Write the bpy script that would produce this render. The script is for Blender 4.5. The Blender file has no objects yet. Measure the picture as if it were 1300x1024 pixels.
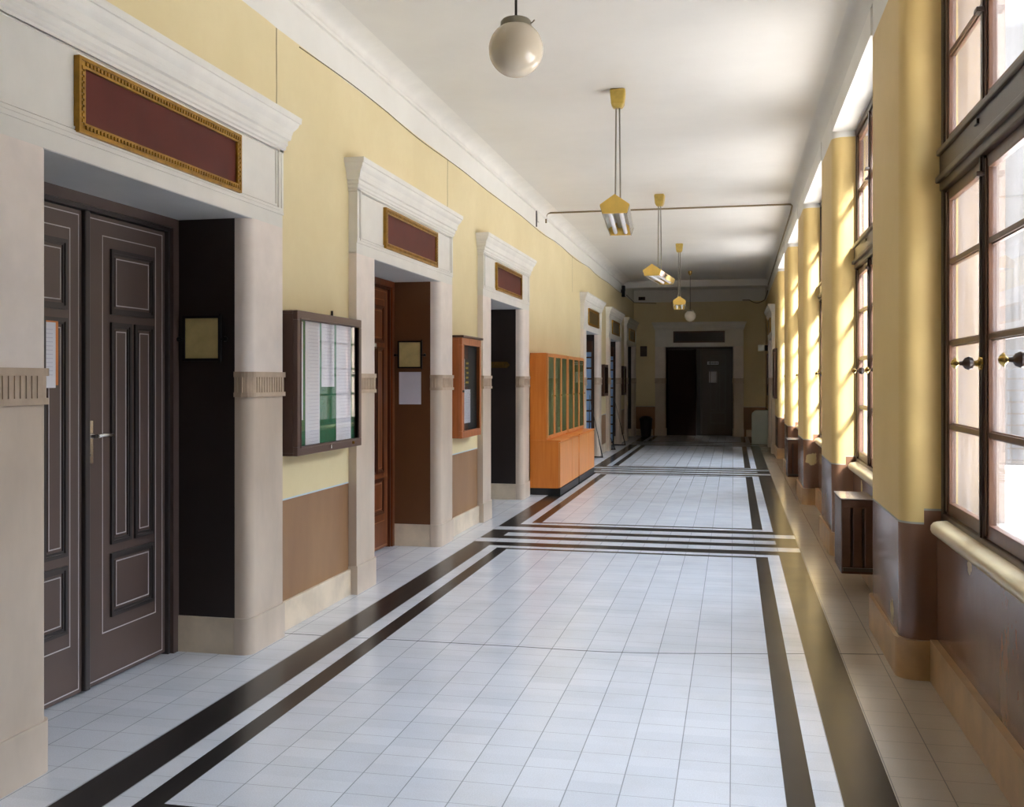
import bpy, bmesh, math, random
from mathutils import Vector, Matrix
random.seed(7)
C = bpy.context.scene.collection
PI = math.pi

# ------------------------------------------------------------------ materials
def nn(nt, t, **kw):
    n = nt.nodes.new(t)
    for k, v in kw.items():
        setattr(n, k, v)
    return n

def lin(c):
    return tuple((x / 12.92 if x <= .04045 else ((x + .055) / 1.055) ** 2.4) for x in (v / 255. for v in c))

class G:
    """small shader-math helper"""
    def __init__(s, name):
        s.m = bpy.data.materials.new(name); s.m.use_nodes = True
        s.nt = s.m.node_tree
        s.b = s.nt.nodes['Principled BSDF']
        s.pos = None
    def link(s, a, b): s.nt.links.new(a, b)
    def P(s):
        if s.pos is None:
            g = nn(s.nt, 'ShaderNodeNewGeometry'); x = nn(s.nt, 'ShaderNodeSeparateXYZ')
            s.link(g.outputs['Position'], x.inputs[0]); s.pos = (g.outputs['Position'], x.outputs[0], x.outputs[1], x.outputs[2])
        return s.pos
    def obj(s):
        return nn(s.nt, 'ShaderNodeTexCoord').outputs['Object']
    def M(s, op, a, b=None, c=None):
        n = nn(s.nt, 'ShaderNodeMath', operation=op)
        for i, v in enumerate((a, b, c)):
            if v is None: continue
            if isinstance(v, (int, float)): n.inputs[i].default_value = v
            else: s.link(v, n.inputs[i])
        return n.outputs[0]
    def lt(s, a, b): return s.M('LESS_THAN', a, b)
    def gt(s, a, b): return s.M('GREATER_THAN', a, b)
    def mul(s, a, b): return s.M('MULTIPLY', a, b)
    def add(s, a, b): return s.M('ADD', a, b)
    def sub(s, a, b): return s.M('SUBTRACT', a, b)
    def mx(s, a, b): return s.M('MAXIMUM', a, b)
    def mn(s, a, b): return s.M('MINIMUM', a, b)
    def ab(s, a): return s.M('ABSOLUTE', a)
    def mix(s, f, a, b):
        n = nn(s.nt, 'ShaderNodeMix', data_type='RGBA')
        for i, v in ((0, f), (6, a), (7, b)):
            if isinstance(v, (int, float)): n.inputs[i].default_value = v
            elif isinstance(v, tuple): n.inputs[i].default_value = (*v[:3], 1)
            else: s.link(v, n.inputs[i])
        return n.outputs[2]
    def noise(s, vec, scale, detail=3, rough=.5, stretch=None):
        if stretch:
            mp = nn(s.nt, 'ShaderNodeMapping'); mp.inputs['Scale'].default_value = stretch
            s.link(vec, mp.inputs[0]); vec = mp.outputs[0]
        n = nn(s.nt, 'ShaderNodeTexNoise'); n.inputs['Scale'].default_value = scale
        n.inputs['Detail'].default_value = detail; n.inputs['Roughness'].default_value = rough
        s.link(vec, n.inputs['Vector']); return n.outputs[0]
    def ramp(s, f, a, b, lo=.35, hi=.65):
        mr = nn(s.nt, 'ShaderNodeMapRange'); s.link(f, mr.inputs[0])
        mr.inputs[1].default_value = lo; mr.inputs[2].default_value = hi
        mr.inputs[3].default_value = a; mr.inputs[4].default_value = b
        return mr.outputs[0]
    def bump(s, h, strength=.1, dist=.01):
        n = nn(s.nt, 'ShaderNodeBump'); n.inputs['Strength'].default_value = strength
        n.inputs['Distance'].default_value = dist
        s.link(h, n.inputs['Height']); s.link(n.outputs[0], s.b.inputs['Normal'])
    def set(s, col=None, rough=None, metal=None, spec=None, coat=None):
        for k, v in (('Base Color', col), ('Roughness', rough), ('Metallic', metal), ('Specular IOR Level', spec), ('Coat Weight', coat)):
            if v is None: continue
            if isinstance(v, tuple): s.b.inputs[k].default_value = (*v[:3], 1)
            elif isinstance(v, (int, float)): s.b.inputs[k].default_value = v
            else: s.link(v, s.b.inputs[k])
        return s.m

def plain(name, rgb, rough=.5, var=.12, scale=6, metal=0, spec=.5, stretch=None, bump=0):
    g = G(name); c = lin(rgb)
    f = g.noise(g.obj(), scale, 4, .55, stretch)
    f = g.ramp(f, 0, 1)
    col = g.mix(f, tuple(x * (1 - var) for x in c), tuple(min(1, x * (1 + var)) for x in c))
    if bump: g.bump(f, bump, .004)
    return g.set(col, rough, metal, spec)

MT = {}
def build_materials():
    # ---- painted plaster walls: brown oil dado, yellow above, white frieze under the ceiling
    for nm, side in (('wall_paint_left', 'L'), ('wall_paint_right', 'R')):
        g = G(nm); P, X, Y, Z = g.P()
        cloud = g.ramp(g.noise(P, 1.1, 5, .6), 0, 1, .3, .7)
        fine = g.ramp(g.noise(P, 9, 4, .6), 0, 1, .3, .7)
        yel = g.mix(cloud, lin((219, 203, 156)), lin((228, 213, 169)))
        yel = g.mix(g.mul(fine, .25), yel, lin((216, 197, 150)))
        if side == 'R':
            yel = g.mix(cloud, lin((208, 178, 112)), lin((218, 190, 126)))  # same yellow paint, deepened here for the shaded window side
        wh = g.mix(cloud, lin((222, 219, 210)), lin((231, 229, 221)))
        strk = g.ramp(g.noise(P, 3, 4, .6, (1, 1, .25)), 0, 1, .3, .7)
        br = g.mix(strk, lin((136, 100, 68)), lin((152, 116, 80)))
        wav = g.mul(g.sub(g.noise(P, 1.5, 3), .5), .03)
        if side == 'L':
            m_up = g.gt(g.add(Z, wav), 3.615)
            m_dado = g.lt(Z, .785)
            line = g.mul(g.lt(Z, .795), g.gt(Z, .785))
            col = g.mix(m_up, yel, wh)
            col = g.mix(line, col, lin((190, 205, 215)))
            col = g.mix(m_dado, col, br)
            cr = None
            for yy in (5.59, 9.28, 16.9):
                w = g.lt(g.ab(g.add(g.sub(Y, yy), g.mul(g.sub(g.noise(P, 4, 2), .5), .03))), .006)
                cr = w if cr is None else g.mx(cr, w)
            cr = g.mul(g.mul(cr, g.gt(Z, 3.0)), g.lt(Z, 3.61))
            col = g.mix(cr, col, lin((95, 80, 40)))
            rough = g.add(.55, g.mul(m_dado, -.2))
        else:
            m_up = g.gt(Z, 3.60)
            edge = g.mul(g.gt(X, .94), .07)
            m_dado = g.lt(Z, g.add(edge, .785))
            m_dado = g.mul(m_dado, g.lt(X, 1.10))
            m_line = g.mul(g.lt(Z, g.add(edge, .795)), g.lt(X, 1.1))
            col = g.mix(m_up, yel, wh)
            col = g.mix(m_line, col, lin((150, 150, 140)))
            br = g.mix(strk, lin((112, 80, 62)), lin((132, 98, 76)))  # same dado brown, with the shade of the window side in its colour
            # chipped paint patches
            nz = g.mul(g.sub(g.noise(P, 16, 4, .7), .5), .16)
            chips = None
            for (cx, cy, cz, r) in ((.83, 5.74, .28, .055), (.83, 10.7, .56, .045), (1.0, 4.72, .71, .04), (.93, 12.76, .56, .065), (1.0, 8.5, .66, .05), (.83, 9.7, .45, .035), (1., 12., .55, .06)):
                v = nn(g.nt, 'ShaderNodeVectorMath', operation='DISTANCE'); g.link(P, v.inputs[0]); v.inputs[1].default_value = (cx, cy, cz)
                w = g.lt(g.add(v.outputs['Value'], nz), r)
                chips = w if chips is None else g.mx(chips, w)
            br = g.mix(chips, br, lin((205, 182, 130)))
            col = g.mix(m_dado, col, br)
            ext = g.gt(X, 1.10)
            st = g.mix(g.ramp(g.noise(P, 2.5, 5, .6, (1, 1, .5)), 0, 1, .3, .7), lin((138, 120, 106)), lin((160, 142, 126)))
            col = g.mix(ext, col, st)
            rough = g.add(.55, g.mul(m_dado, -.37))
        g.bump(g.noise(P, 7, 3), .12, .01)
        MT[nm] = g.set(col, rough)
    # ---- ceiling
    g = G('ceiling_paint'); P, X, Y, Z = g.P()
    c = g.ramp(g.noise(P, .8, 5, .6), 0, 1, .3, .7)
    col = g.mix(c, lin((208, 205, 197)), lin((218, 215, 207)))
    g.bump(g.noise(P, .9, 3, .5, (1, 1.6, 1)), .35, .03)
    MT['ceiling'] = g.set(col, .42)
    # ---- terrazzo floor
    g = G('terrazzo_floor'); P, X, Y, Z = g.P()
    v = g.M('FLOORED_MODULO', g.sub(Y, 8.85), 7.32)
    v2 = g.M('MODULO', g.add(g.sub(Y, 8.85), 73.2), 7.32)
    T = 1.74
    ey = g.sub(T / 2, g.ab(g.sub(v2, T / 2)))
    ex = g.mx(g.sub(-1.99, X), g.sub(X, .185))
    field = g.mul(g.lt(ex, 0), g.lt(ey, 0))
    r1 = g.mul(g.lt(ex, .1), g.lt(ey, .065))
    r2 = g.mul(g.lt(ex, .2), g.lt(ey, .18))
    outer = g.lt(ex, .39)
    cv = g.ab(g.sub(v2, T / 2))
    fullw = g.lt(g.ab(g.sub(cv, .385)), .108)
    mid = g.mul(g.lt(cv, .105), g.lt(ex, .2))
    white = g.mx(g.mx(field, g.mul(r2, g.sub(1, r1))), g.mx(fullw, mid))
    black = g.mul(outer, g.sub(1, white))
    s = .1977
    gx = g.ab(g.sub(g.M('FRACT', g.M('DIVIDE', g.add(X, 19.785 - .003), s)), .5))
    gy = g.ab(g.sub(g.M('FRACT', g.M('DIVIDE', g.add(Y, 20.03), s)), .5))
    aj = g.gt(gx, .489); ajy = g.mul(g.gt(gy, .491), .75)
    joint = g.mx(aj, ajy)
    speck = g.ramp(g.noise(P, 190, 2, .7), 0, 1, .3, .7)
    # per-tile tone
    cx = g.M('FLOOR', g.M('DIVIDE', g.add(X, 19.785), s)); cy = g.M('FLOOR', g.M('DIVIDE', g.add(Y, 20.03 + s / 2), s))
    cb = nn(g.nt, 'ShaderNodeCombineXYZ'); g.link(cx, cb.inputs[0]); g.link(cy, cb.inputs[1])
    wn = nn(g.nt, 'ShaderNodeTexWhiteNoise', noise_dimensions='3D'); g.link(cb.outputs[0], wn.inputs['Vector'])
    wcol = g.mix(wn.outputs['Value'], lin((204, 209, 217)), lin((214, 218, 225)))
    wcol = g.mix(g.mul(speck, .25), wcol, lin((130, 130, 130)))
    stain = g.ramp(g.noise(P, 3.2, 5, .65), 0, 1, .45, .8)
    wcol = g.mix(g.mul(stain, .15), wcol, lin((140, 130, 112)))
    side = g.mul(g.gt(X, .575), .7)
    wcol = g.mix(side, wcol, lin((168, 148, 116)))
    bcol = g.mix(speck, lin((40, 37, 36)), lin((44, 41, 39)))
    col = g.mix(black, wcol, bcol)
    jf = g.mul(joint, g.sub(.62, g.mul(black, .35)))
    col = g.mix(jf, col, g.mix(black, lin((96, 96, 98)), lin((80, 76, 72))))
    # long hairline crack across the corridor
    yy = g.add(5.62, g.mul(g.M('SMOOTH_MAX', g.add(X, .6), 0, .3), .2))
    yy = g.add(yy, g.mul(g.sub(g.noise(P, 2, 2), .5), .04))
    ck = g.lt(g.ab(g.sub(Y, yy)), .007)
    col = g.mix(g.mul(ck, .75), col, lin((55, 52, 48)))
    rg = g.add(g.ramp(g.noise(P, 4, 4, .6), .16, .205, .3, .7), g.mul(black, .05))
    MT['floor'] = g.set(col, rg, spec=g.sub(.5, g.mul(black, .28)))
    # ---- simple ones
    MT['stone'] = plain('limewashed_stone', (231, 220, 210), .45, .05, 5, bump=.08)
    MT['stone2'] = plain('dressed_stone', (194, 178, 160), .38, .1, 4, stretch=(1, 1, .4), bump=.1)
    MT['stoneband'] = plain('carved_stone_band', (182, 162, 140), .5, .1, 12)
    MT['plaster'] = plain('white_moulding_paint', (224, 221, 212), .45, .04, 4)
    MT['soffit'] = plain('grey_soffit_paint', (188, 188, 186), .5, .04, 3)
    MT['base'] = plain('marble_baseboard', (208, 192, 168), .32, .12, 5, bump=.05)
    MT['baseR'] = plain('brown_marble_baseboard', (184, 150, 108), .3, .14, 5, bump=.05)
    MT['sill'] = plain('stone_sill', (214, 196, 160), .25, .1, 7, stretch=(1, .3, 1))
    MT['rec_black'] = plain('dark_brown_recess_paint', (40, 31, 27), .45, .08, 3)
    MT['rec_brown'] = plain('brown_recess_paint', (100, 64, 36), .4, .08, 3)
    MT['door1'] = plain('grey_brown_door_paint', (88, 72, 66), .38, .06, 3, stretch=(1, 1, .2))
    MT['door2'] = plain('red_brown_door_varnish', (112, 60, 32), .3, .2, 5, stretch=(6, 6, .4))
    MT['door_dark'] = plain('black_brown_door_paint', (50, 38, 34), .35, .1, 4, stretch=(1, 1, .2))
    MT['groove'] = plain('dark_moulding_paint', (56, 50, 48), .4, .05, 5)
    MT['groove2'] = plain('dark_red_moulding', (74, 36, 18), .35, .05, 5)
    MT['pin'] = plain('white_pinstripe', (190, 184, 184), .5, .03, 5)
    MT['pin2'] = plain('tan_pinstripe', (176, 128, 92), .5, .03, 5)
    MT['gold'] = plain('gilded_frame', (158, 118, 38), .38, .2, 20, metal=.55)
    MT['maroon'] = plain('maroon_panel', (88, 34, 26), .5, .12, 3, spec=.2)
    MT['dimpanel'] = plain('dark_olive_panel', (84, 70, 42), .3, .12, 3)
    MT['brassplate'] = plain('yellowed_card', (196, 178, 120), .5, .1, 12)
    MT['blackmetal'] = plain('black_metal', (26, 24, 24), .35, .1, 10, metal=.4)
    MT['iron'] = plain('dark_iron', (58, 46, 38), .45, .15, 10, metal=.4)
    MT['chrome'] = plain('worn_chrome', (215, 212, 208), .2, .05, 20, metal=1)
    MT['brass'] = plain('polished_brass', (200, 170, 95), .22, .1, 20, metal=1)
    MT['paper'] = plain('white_paper', (232, 232, 238), .7, .02, 8)
    MT['paperblue'] = plain('pale_grey_paper', (205, 203, 214), .7, .03, 8)
    MT['orange'] = plain('orange_board', (214, 128, 62), .5, .05, 8)
    MT['case_brown'] = plain('brown_case_enamel', (84, 62, 54), .35, .05, 5)
    MT['green_felt'] = plain('green_backing', (38, 112, 74), .8, .08, 30)
    MT['case_wood'] = plain('warm_case_wood', (168, 96, 52), .35, .18, 4, stretch=(6, 6, .6))
    MT['case_dark'] = plain('dark_case_wood', (70, 40, 24), .4, .15, 4, stretch=(6, 6, .6))
    MT['slate'] = plain('slate_backing', (52, 56, 58), .6, .1, 8)
    MT['brick'] = plain('brown_backing', (96, 66, 52), .7, .15, 18)
    MT['poster'] = plain('dark_poster', (46, 46, 36), .5, .1, 8)
    MT['posteryellow'] = plain('yellow_poster_print', (206, 182, 58), .5, .1, 8)
    g = G('orange_cabinet_wood')
    f = g.ramp(g.noise(g.obj(), 3, 5, .6, (7, 7, .5)), 0, 1, .3, .7)
    MT['cab'] = g.set(g.mix(f, lin((206, 116, 40)), lin((220, 134, 56))), .33)
    MT['cab_edge'] = plain('cabinet_frame_wood', (206, 134, 72), .35, .12, 4, stretch=(6, 6, .5))
    MT['plinth'] = plain('black_plinth', (26, 28, 30), .3, .1, 6)
    g = G('green_curtain')
    f = g.ramp(g.noise(g.obj(), 6, 3, .5, (3, 5, .35)), 0, 1, .35, .65)
    MT['curtain'] = g.set(g.mix(f, lin((70, 92, 40)), lin((140, 156, 92))), .7)
    MT['yellowlamp'] = plain('yellow_lamp_enamel', (214, 178, 88), .4, .08, 10)
    MT['canopy'] = plain('brass_canopy_enamel', (178, 152, 72), .4, .15, 14)
    MT['tube'] = plain('unlit_fluorescent_tube', (232, 232, 236), .25, .02, 5)
    MT['rod'] = plain('steel_rod', (128, 122, 106), .35, .1, 8, metal=.5)
    MT['conduit'] = plain('painted_conduit', (126, 110, 78), .45, .1, 6)
    MT['cable'] = plain('grey_cable', (110, 98, 66), .5, .1, 6)
    MT['winwood'] = plain('brown_window_paint', (94, 64, 46), .32, .18, 5, stretch=(4, 4, .5))
    MT['windark'] = plain('dark_window_paint', (54, 38, 30), .32, .15, 5, stretch=(4, 4, .5))
    MT['radiator'] = plain('brown_radiator_enamel', (84, 58, 44), .25, .12, 7)
    MT['outersill'] = plain('weathered_outer_sill', (150, 138, 124), .6, .1, 8)
    MT['radtop'] = plain('radiator_top_sheen', (150, 138, 130), .12, .1, 7, spec=.9)  # pale tone stands in for the window reflected on the brown top
    MT['rust'] = plain('rust_spots', (120, 80, 60), .6, .2, 20)
    MT['whitebox'] = plain('white_enamel', (178, 188, 178), .45, .04, 4)
    MT['bin'] = plain('black_plastic', (20, 22, 22), .4, .1, 4)
    MT['bluedoor'] = plain('blue_tinted_panel', (150, 188, 232), .4, .1, 3)
    MT['chalk'] = plain('white_plastic', (215, 215, 205), .4, .05, 10)
    g = G('opal_glass_globe')
    g.set(lin((212, 200, 178)), .05, spec=.6)
    g.b.inputs['Subsurface Weight'].default_value = .25
    g.b.inputs['Subsurface Radius'].default_value = (.05, .05, .05)
    MT['opal'] = g.m
    # ---- glass: thin pane, mostly see-through, mirror at grazing angles; window glass has a film of dirt
    def glass(name, dirt):
        m = bpy.data.materials.new(name); m.use_nodes = True; nt = m.node_tree; nt.nodes.clear()
        out = nn(nt, 'ShaderNodeOutputMaterial'); tr = nn(nt, 'ShaderNodeBsdfTransparent'); gl = nn(nt, 'ShaderNodeBsdfGlossy')
        gl.inputs['Roughness'].default_value = .02
        lw = nn(nt, 'ShaderNodeLayerWeight'); lw.inputs[0].default_value = .5
        pw = nn(nt, 'ShaderNodeMath', operation='POWER'); nt.links.new(lw.outputs['Facing'], pw.inputs[0]); pw.inputs[1].default_value = 5
        fr = nn(nt, 'ShaderNodeMath', operation='MULTIPLY_ADD'); nt.links.new(pw.outputs[0], fr.inputs[0]); fr.inputs[1].default_value = .9; fr.inputs[2].default_value = .04
        mx = nn(nt, 'ShaderNodeMixShader'); nt.links.new(fr.outputs[0], mx.inputs[0])
        nt.links.new(gl.outputs[0], mx.inputs[2]); nt.links.new(mx.outputs[0], out.inputs[0])
        if dirt:
            tl = nn(nt, 'ShaderNodeBsdfTranslucent'); tl.inputs[0].default_value = (.8, .78, .8, 1)
            tc = nn(nt, 'ShaderNodeTexCoord'); mp = nn(nt, 'ShaderNodeMapping'); mp.inputs['Scale'].default_value = (6, 6, .7)
            nz = nn(nt, 'ShaderNodeTexNoise'); nz.inputs['Scale'].default_value = 2.5; nz.inputs['Detail'].default_value = 6
            mr = nn(nt, 'ShaderNodeMapRange'); mr.inputs[1].default_value = .35; mr.inputs[2].default_value = .75
            mr.inputs[3].default_value = .005; mr.inputs[4].default_value = dirt
            m2 = nn(nt, 'ShaderNodeMixShader')
            nt.links.new(tc.outputs['Object'], mp.inputs[0]); nt.links.new(mp.outputs[0], nz.inputs['Vector'])
            nt.links.new(nz.outputs[0], mr.inputs[0]); nt.links.new(mr.outputs[0], m2.inputs[0])
            nt.links.new(tr.outputs[0], m2.inputs[1]); nt.links.new(tl.outputs[0], m2.inputs[2])
            nt.links.new(m2.outputs[0], mx.inputs[1])
        else:
            nt.links.new(tr.outputs[0], mx.inputs[1])
        return m
    MT['glass'] = glass('case_glass', 0)
    MT['winglass'] = glass('dusty_window_glass', .06)
build_materials()

# ------------------------------------------------------------------ mesh helpers
class MB:
    def __init__(s): s.bm = bmesh.new()
    def face(s, pts, mi=0):
        f = s.bm.faces.new([s.bm.verts.new(p) for p in pts]); f.material_index = mi; return f
    def box(s, x0, x1, y0, y1, z0, z1, mi=0):
        if x0 > x1: x0, x1 = x1, x0
        if y0 > y1: y0, y1 = y1, y0
        if z0 > z1: z0, z1 = z1, z0
        v = [s.bm.verts.new(p) for p in ((x0, y0, z0), (x1, y0, z0), (x1, y1, z0), (x0, y1, z0), (x0, y0, z1), (x1, y0, z1), (x1, y1, z1), (x0, y1, z1))]
        for q in ((0, 3, 2, 1), (4, 5, 6, 7), (0, 1, 5, 4), (1, 2, 6, 5), (2, 3, 7, 6), (3, 0, 4, 7)):
            f = s.bm.faces.new([v[i] for i in q]); f.material_index = mi
        return s
    def prism(s, poly, z0, z1, mi=0, axis='z'):
        def mp(a, b, c): return (a, b, c) if axis == 'z' else ((a, c, b) if axis == 'y' else (c, a, b))
        A = [s.bm.verts.new(mp(a, b, z0)) for a, b in poly]; B = [s.bm.verts.new(mp(a, b, z1)) for a, b in poly]
        n = len(poly)
        for i in range(n):
            f = s.bm.faces.new((A[i], A[(i + 1) % n], B[(i + 1) % n], B[i])); f.material_index = mi
        for q in (A[::-1], B):
            f = s.bm.faces.new(q); f.material_index = mi
        return s
    def rings(s, rings, mi=0, close=False, caps=True):
        R = [[s.bm.verts.new(p) for p in r] for r in rings]
        n = len(rings[0])
        for a, b in zip(R, R[1:]):
            for i in range(n if close else n - 1):
                f = s.bm.faces.new((a[i], a[(i + 1) % n], b[(i + 1) % n], b[i])); f.material_index = mi
        if caps:
            for q in (R[0][::-1], R[-1]):
                f = s.bm.faces.new(q); f.material_index = mi
        return s
    def tube(s, pts, r, n=8, mi=0):
        pts = [Vector(p) for p in pts]; rr = []
        up0 = Vector((0, 0, 1))
        for i, p in enumerate(pts):
            if i == 0: d = pts[1] - p
            elif i == len(pts) - 1: d = p - pts[i - 1]
            else: d = (pts[i + 1] - p).normalized() + (p - pts[i - 1]).normalized()
            d.normalize()
            up = up0 if abs(d.dot(up0)) < .9 else Vector((0, 1, 0))
            a = d.cross(up).normalized(); b = d.cross(a).normalized()
            if rr:
                a = (pa - d * pa.dot(d)).normalized(); b = d.cross(a)
            pa = a
            rad = r[i] if isinstance(r, (list, tuple)) else r
            rr.append([p + (a * math.cos(2 * PI * k / n) + b * math.sin(2 * PI * k / n)) * rad for k in range(n)])
        return s.rings(rr, mi, True)
    def lathe(s, prof, c, n=24, mi=0, axis='z'):
        rr = []
        for r, h in prof:
            ring = []
            for k in range(n):
                a = 2 * PI * k / n; x, y = max(r, 1e-4) * math.cos(a), max(r, 1e-4) * math.sin(a)
                if axis == 'z': ring.append((c[0] + x, c[1] + y, c[2] + h))
                elif axis == 'y': ring.append((c[0] + x, c[1] + h, c[2] + y))
                else: ring.append((c[0] + h, c[1] + x, c[2] + y))
            rr.append(ring)
        return s.rings(rr, mi, True)
    def rectframe(s, x0, x1, z0, z1, w, v0, v1, mi=0):
        """picture-frame shaped moulding in the x-z plane, from y=v0 to y=v1"""
        s.box(x0, x1, v0, v1, z0, z0 + w, mi); s.box(x0, x1, v0, v1, z1 - w, z1, mi)
        s.box(x0, x0 + w, v0, v1, z0 + w, z1 - w, mi); s.box(x1 - w, x1, v0, v1, z0 + w, z1 - w, mi)
        return s
    def build(s, name, mats, parent=None, smooth=False, bev=0, loc=None):
        bmesh.ops.recalc_face_normals(s.bm, faces=s.bm.faces)
        if smooth:
            for f in s.bm.faces: f.smooth = True
        me = bpy.data.meshes.new(name); s.bm.to_mesh(me); s.bm.free()
        for m in (mats if isinstance(mats, (list, tuple)) else [mats]): me.materials.append(MT[m])
        o = bpy.data.objects.new(name, me); C.objects.link(o)
        if smooth:
            try: me.set_sharp_from_angle(angle=math.radians(40))
            except Exception: pass
        if parent: o.parent = parent
        if loc: o.location = loc
        if bev:
            b = o.modifiers.new('bevel', 'BEVEL'); b.width = bev; b.segments = 2; b.limit_method = 'ANGLE'; b.angle_limit = math.radians(50)
        return o

def tag(o, label, cat, group=None, kind=None):
    o['label'] = label; o['category'] = cat
    if group: o['group'] = group
    if kind: o['kind'] = kind
    return o
def thing(name, label, cat, loc=(0, 0, 0), rz=0, group=None):
    o = bpy.data.objects.new(name, None); C.objects.link(o); o.empty_display_size = .1
    o.location = loc; o.rotation_euler = (0, 0, rz)
    return tag(o, label, cat, group)
def sroot(name, loc=(0, 0, 0), rz=0):
    o = bpy.data.objects.new(name, None); C.objects.link(o); o.location = loc; o.rotation_euler = (0, 0, rz)
    o['kind'] = 'structure'; return o
def struct(o): o['kind'] = 'structure'; return o
def copy_tree(o, parent=None):
    c = o.copy(); C.objects.link(c); c.parent = parent
    for ch in list(o.children): copy_tree(ch, c)
    return c

XL, XR, HC = -2.66, .83, 3.95
YB, YE = -2.4, 27.7
LEFT = lambda yc: ((XL, yc, 0), -PI / 2)
RIGHT = lambda yc: ((XR, yc, 0), PI / 2)
OP = .83            # half width of a doorway
HH = 2.41           # doorway height
CK = [4.30 + 3.69 * k for k in (0, 1, 2, 4, 5, 6)]

# ------------------------------------------------------------------ shell
struct(MB().box(-3.6, 1.32, YB - .2, YE + .6, -.2, 0).build('floor', 'floor'))
struct(MB().box(-3.6, 1.5, YB - .2, YE + .6, HC, HC + .25).build('ceiling', 'ceiling'))
m = MB(); y = YB
for c in CK:
    m.box(-3.5, XL, y, c - OP - .012, 0, HC); m.box(-3.5, XL, c - OP - .012, c + OP + .012, HH + .012, HC)
    m.box(-3.5, XL - .52, c - OP - .012, c + OP + .012, 0, HH + .012); y = c + OP + .012
m.box(-3.5, XL, y, YE + .5, 0, HC)
struct(m.build('wall_left', 'wall_paint_left'))
# end wall with its doorway
EC, EO = -.91, .89
m = MB()
m.box(XL, EC - EO - .012, YE, YE + .5, 0, HC); m.box(EC + EO + .012, XR + .1, YE, YE + .5, 0, HC)
m.box(EC - EO - .012, EC + EO + .012, YE, YE + .5, HH + .012, HC); m.box(EC - EO - .012, EC + EO + .012, YE + .42, YE + .5, 0, HH + .012)
struct(m.build('wall_back', 'wall_paint_left'))
struct(MB().box(XL, 1.0, YB - .2, YB, 0, HC).build('wall_front', 'wall_paint_left'))

# right wall: piers with rounded corners, window niches between them
def arc(cx, cy, r, a0, a1, n=6):
    return [(cx + r * math.cos(math.radians(a0 + (a1 - a0) * i / n)), cy + r * math.sin(math.radians(a0 + (a1 - a0) * i / n))) for i in range(n + 1)]
def pier_poly(y0, y1, off=0, xo=1.32):
    r = .1; x = XR - off; a, b = y0 - off, y1 + off
    return [(xo, a)] + arc(x + r, a + r, r, 270, 180) + arc(x + r, b - r, r, 180, 90) + [(xo, b)]
PN = [5.44 + 3.66 * k for k in range(-2, 5)]      # near corners of the piers
PW = 1.17
m = MB(); bs = MB()
piers = [(y, y + PW) for y in PN[:-1]]
for a, b in piers:
    m.prism(pier_poly(a, b), 0, HC); bs.prism(pier_poly(a, b, .02, 1.05), 0, .2)
a = PN[-1]                                          # 20.08: last pier runs on as plain wall with a doorway
RD = 22.66
def endp(y0, y1):
    return [(1.32, y0)] + arc(XR + .1, y0 + .1, .1, 270, 180) + [(XR, y1), (1.32, y1)]
m.prism(endp(a, RD - OP - .012), 0, HC)
m.box(XR, 1.32, RD + OP + .012, YE + .5, 0, HC); m.box(XR, 1.32, RD - OP - .012, RD + OP + .012, HH + .012, HC); m.box(XR + .5, 1.32, RD - OP - .012, RD + OP + .012, 0, HH + .012)
m.box(XR, 1.32, YB - .2, PN[0], 0, HC)
bays = [(PN[k] + PW, PN[k + 1]) for k in range(0, 6)] 
for (y0, y1) in bays:
    m.box(1.0, 1.32, y0, y1, 0, .80)
    m.box(XR, 1.32, y0, y1, 3.65, HC)
    bs.box(.965, 1.02, y0 + .02, y1 - .02, 0, .21)
struct(m.build('wall_right', 'wall_paint_right', smooth=True))
bs.box(XR - .02, XR, PN[-1] + .1, RD - 1.27, 0, .2); bs.box(XR - .02, XR, RD + 1.27, YE - .02, 0, .2)
bs.prism([(1.05, PN[-1] - .02)] + arc(XR + .08, PN[-1] + .08, .1, 270, 180) + [(1.05, PN[-1] + .3)], 0, .2)
struct(bs.build('baseboard_right', 'baseR', smooth=True))

# left baseboard + end wall baseboard
m = MB(); y = YB
for c in CK:
    if c - 1.25 - y > .05: m.box(XL, XL + .022, y, c - 1.25, 0, .18)
    y = c + 1.25
struct(m.build('baseboard_left', 'base', bev=.004))
m = MB(); m.box(XL, EC - 1.24, YE - .022, YE, 0, .18); m.box(EC + 1.24, XR, YE - .022, YE, 0, .18)
struct(m.build('baseboard_back', 'base', bev=.004))

# coved cornice strips under the ceiling on the left and small cove on the right
m = MB()
def sweepY(mb, prof, y0, y1, mi=0):
    mb.rings([[(x, y0, z) for x, z in prof], [(x, y1, z) for x, z in prof]], mi, True)
prof = [(XL - .01, 3.835), (XL + .018, 3.84), (XL + .026, 3.855), (XL + .018, 3.872), (XL + .02, 3.885)] + [(XL + .02 + .16 * (1 - math.cos(math.radians(t))), 3.885 + .065 * math.sin(math.radians(t))) for t in range(15, 91, 15)] + [(XL - .01, 3.952)]
sweepY(m, prof, YB, 25.1)
struct(m.build('trim_1', 'plaster', smooth=True))
m = MB()
prof = [(XR + .01, 3.82)] + [(XR - .12 * (1 - math.cos(math.radians(t))), 3.82 + .132 * math.sin(math.radians(t))) for t in range(0, 91, 15)] + [(XR + .01, 3.952)]
sweepY(m, prof, YB, 25.1)
struct(m.build('trim_2', 'ceiling', smooth=True))
m = MB(); m.box(XL, XR, 25.1, 25.5, 3.79, HC); m.box(XL, XR, 25.06, 25.54, 3.93, HC)
struct(m.build('trim_3', 'ceiling', bev=.006))

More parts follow.
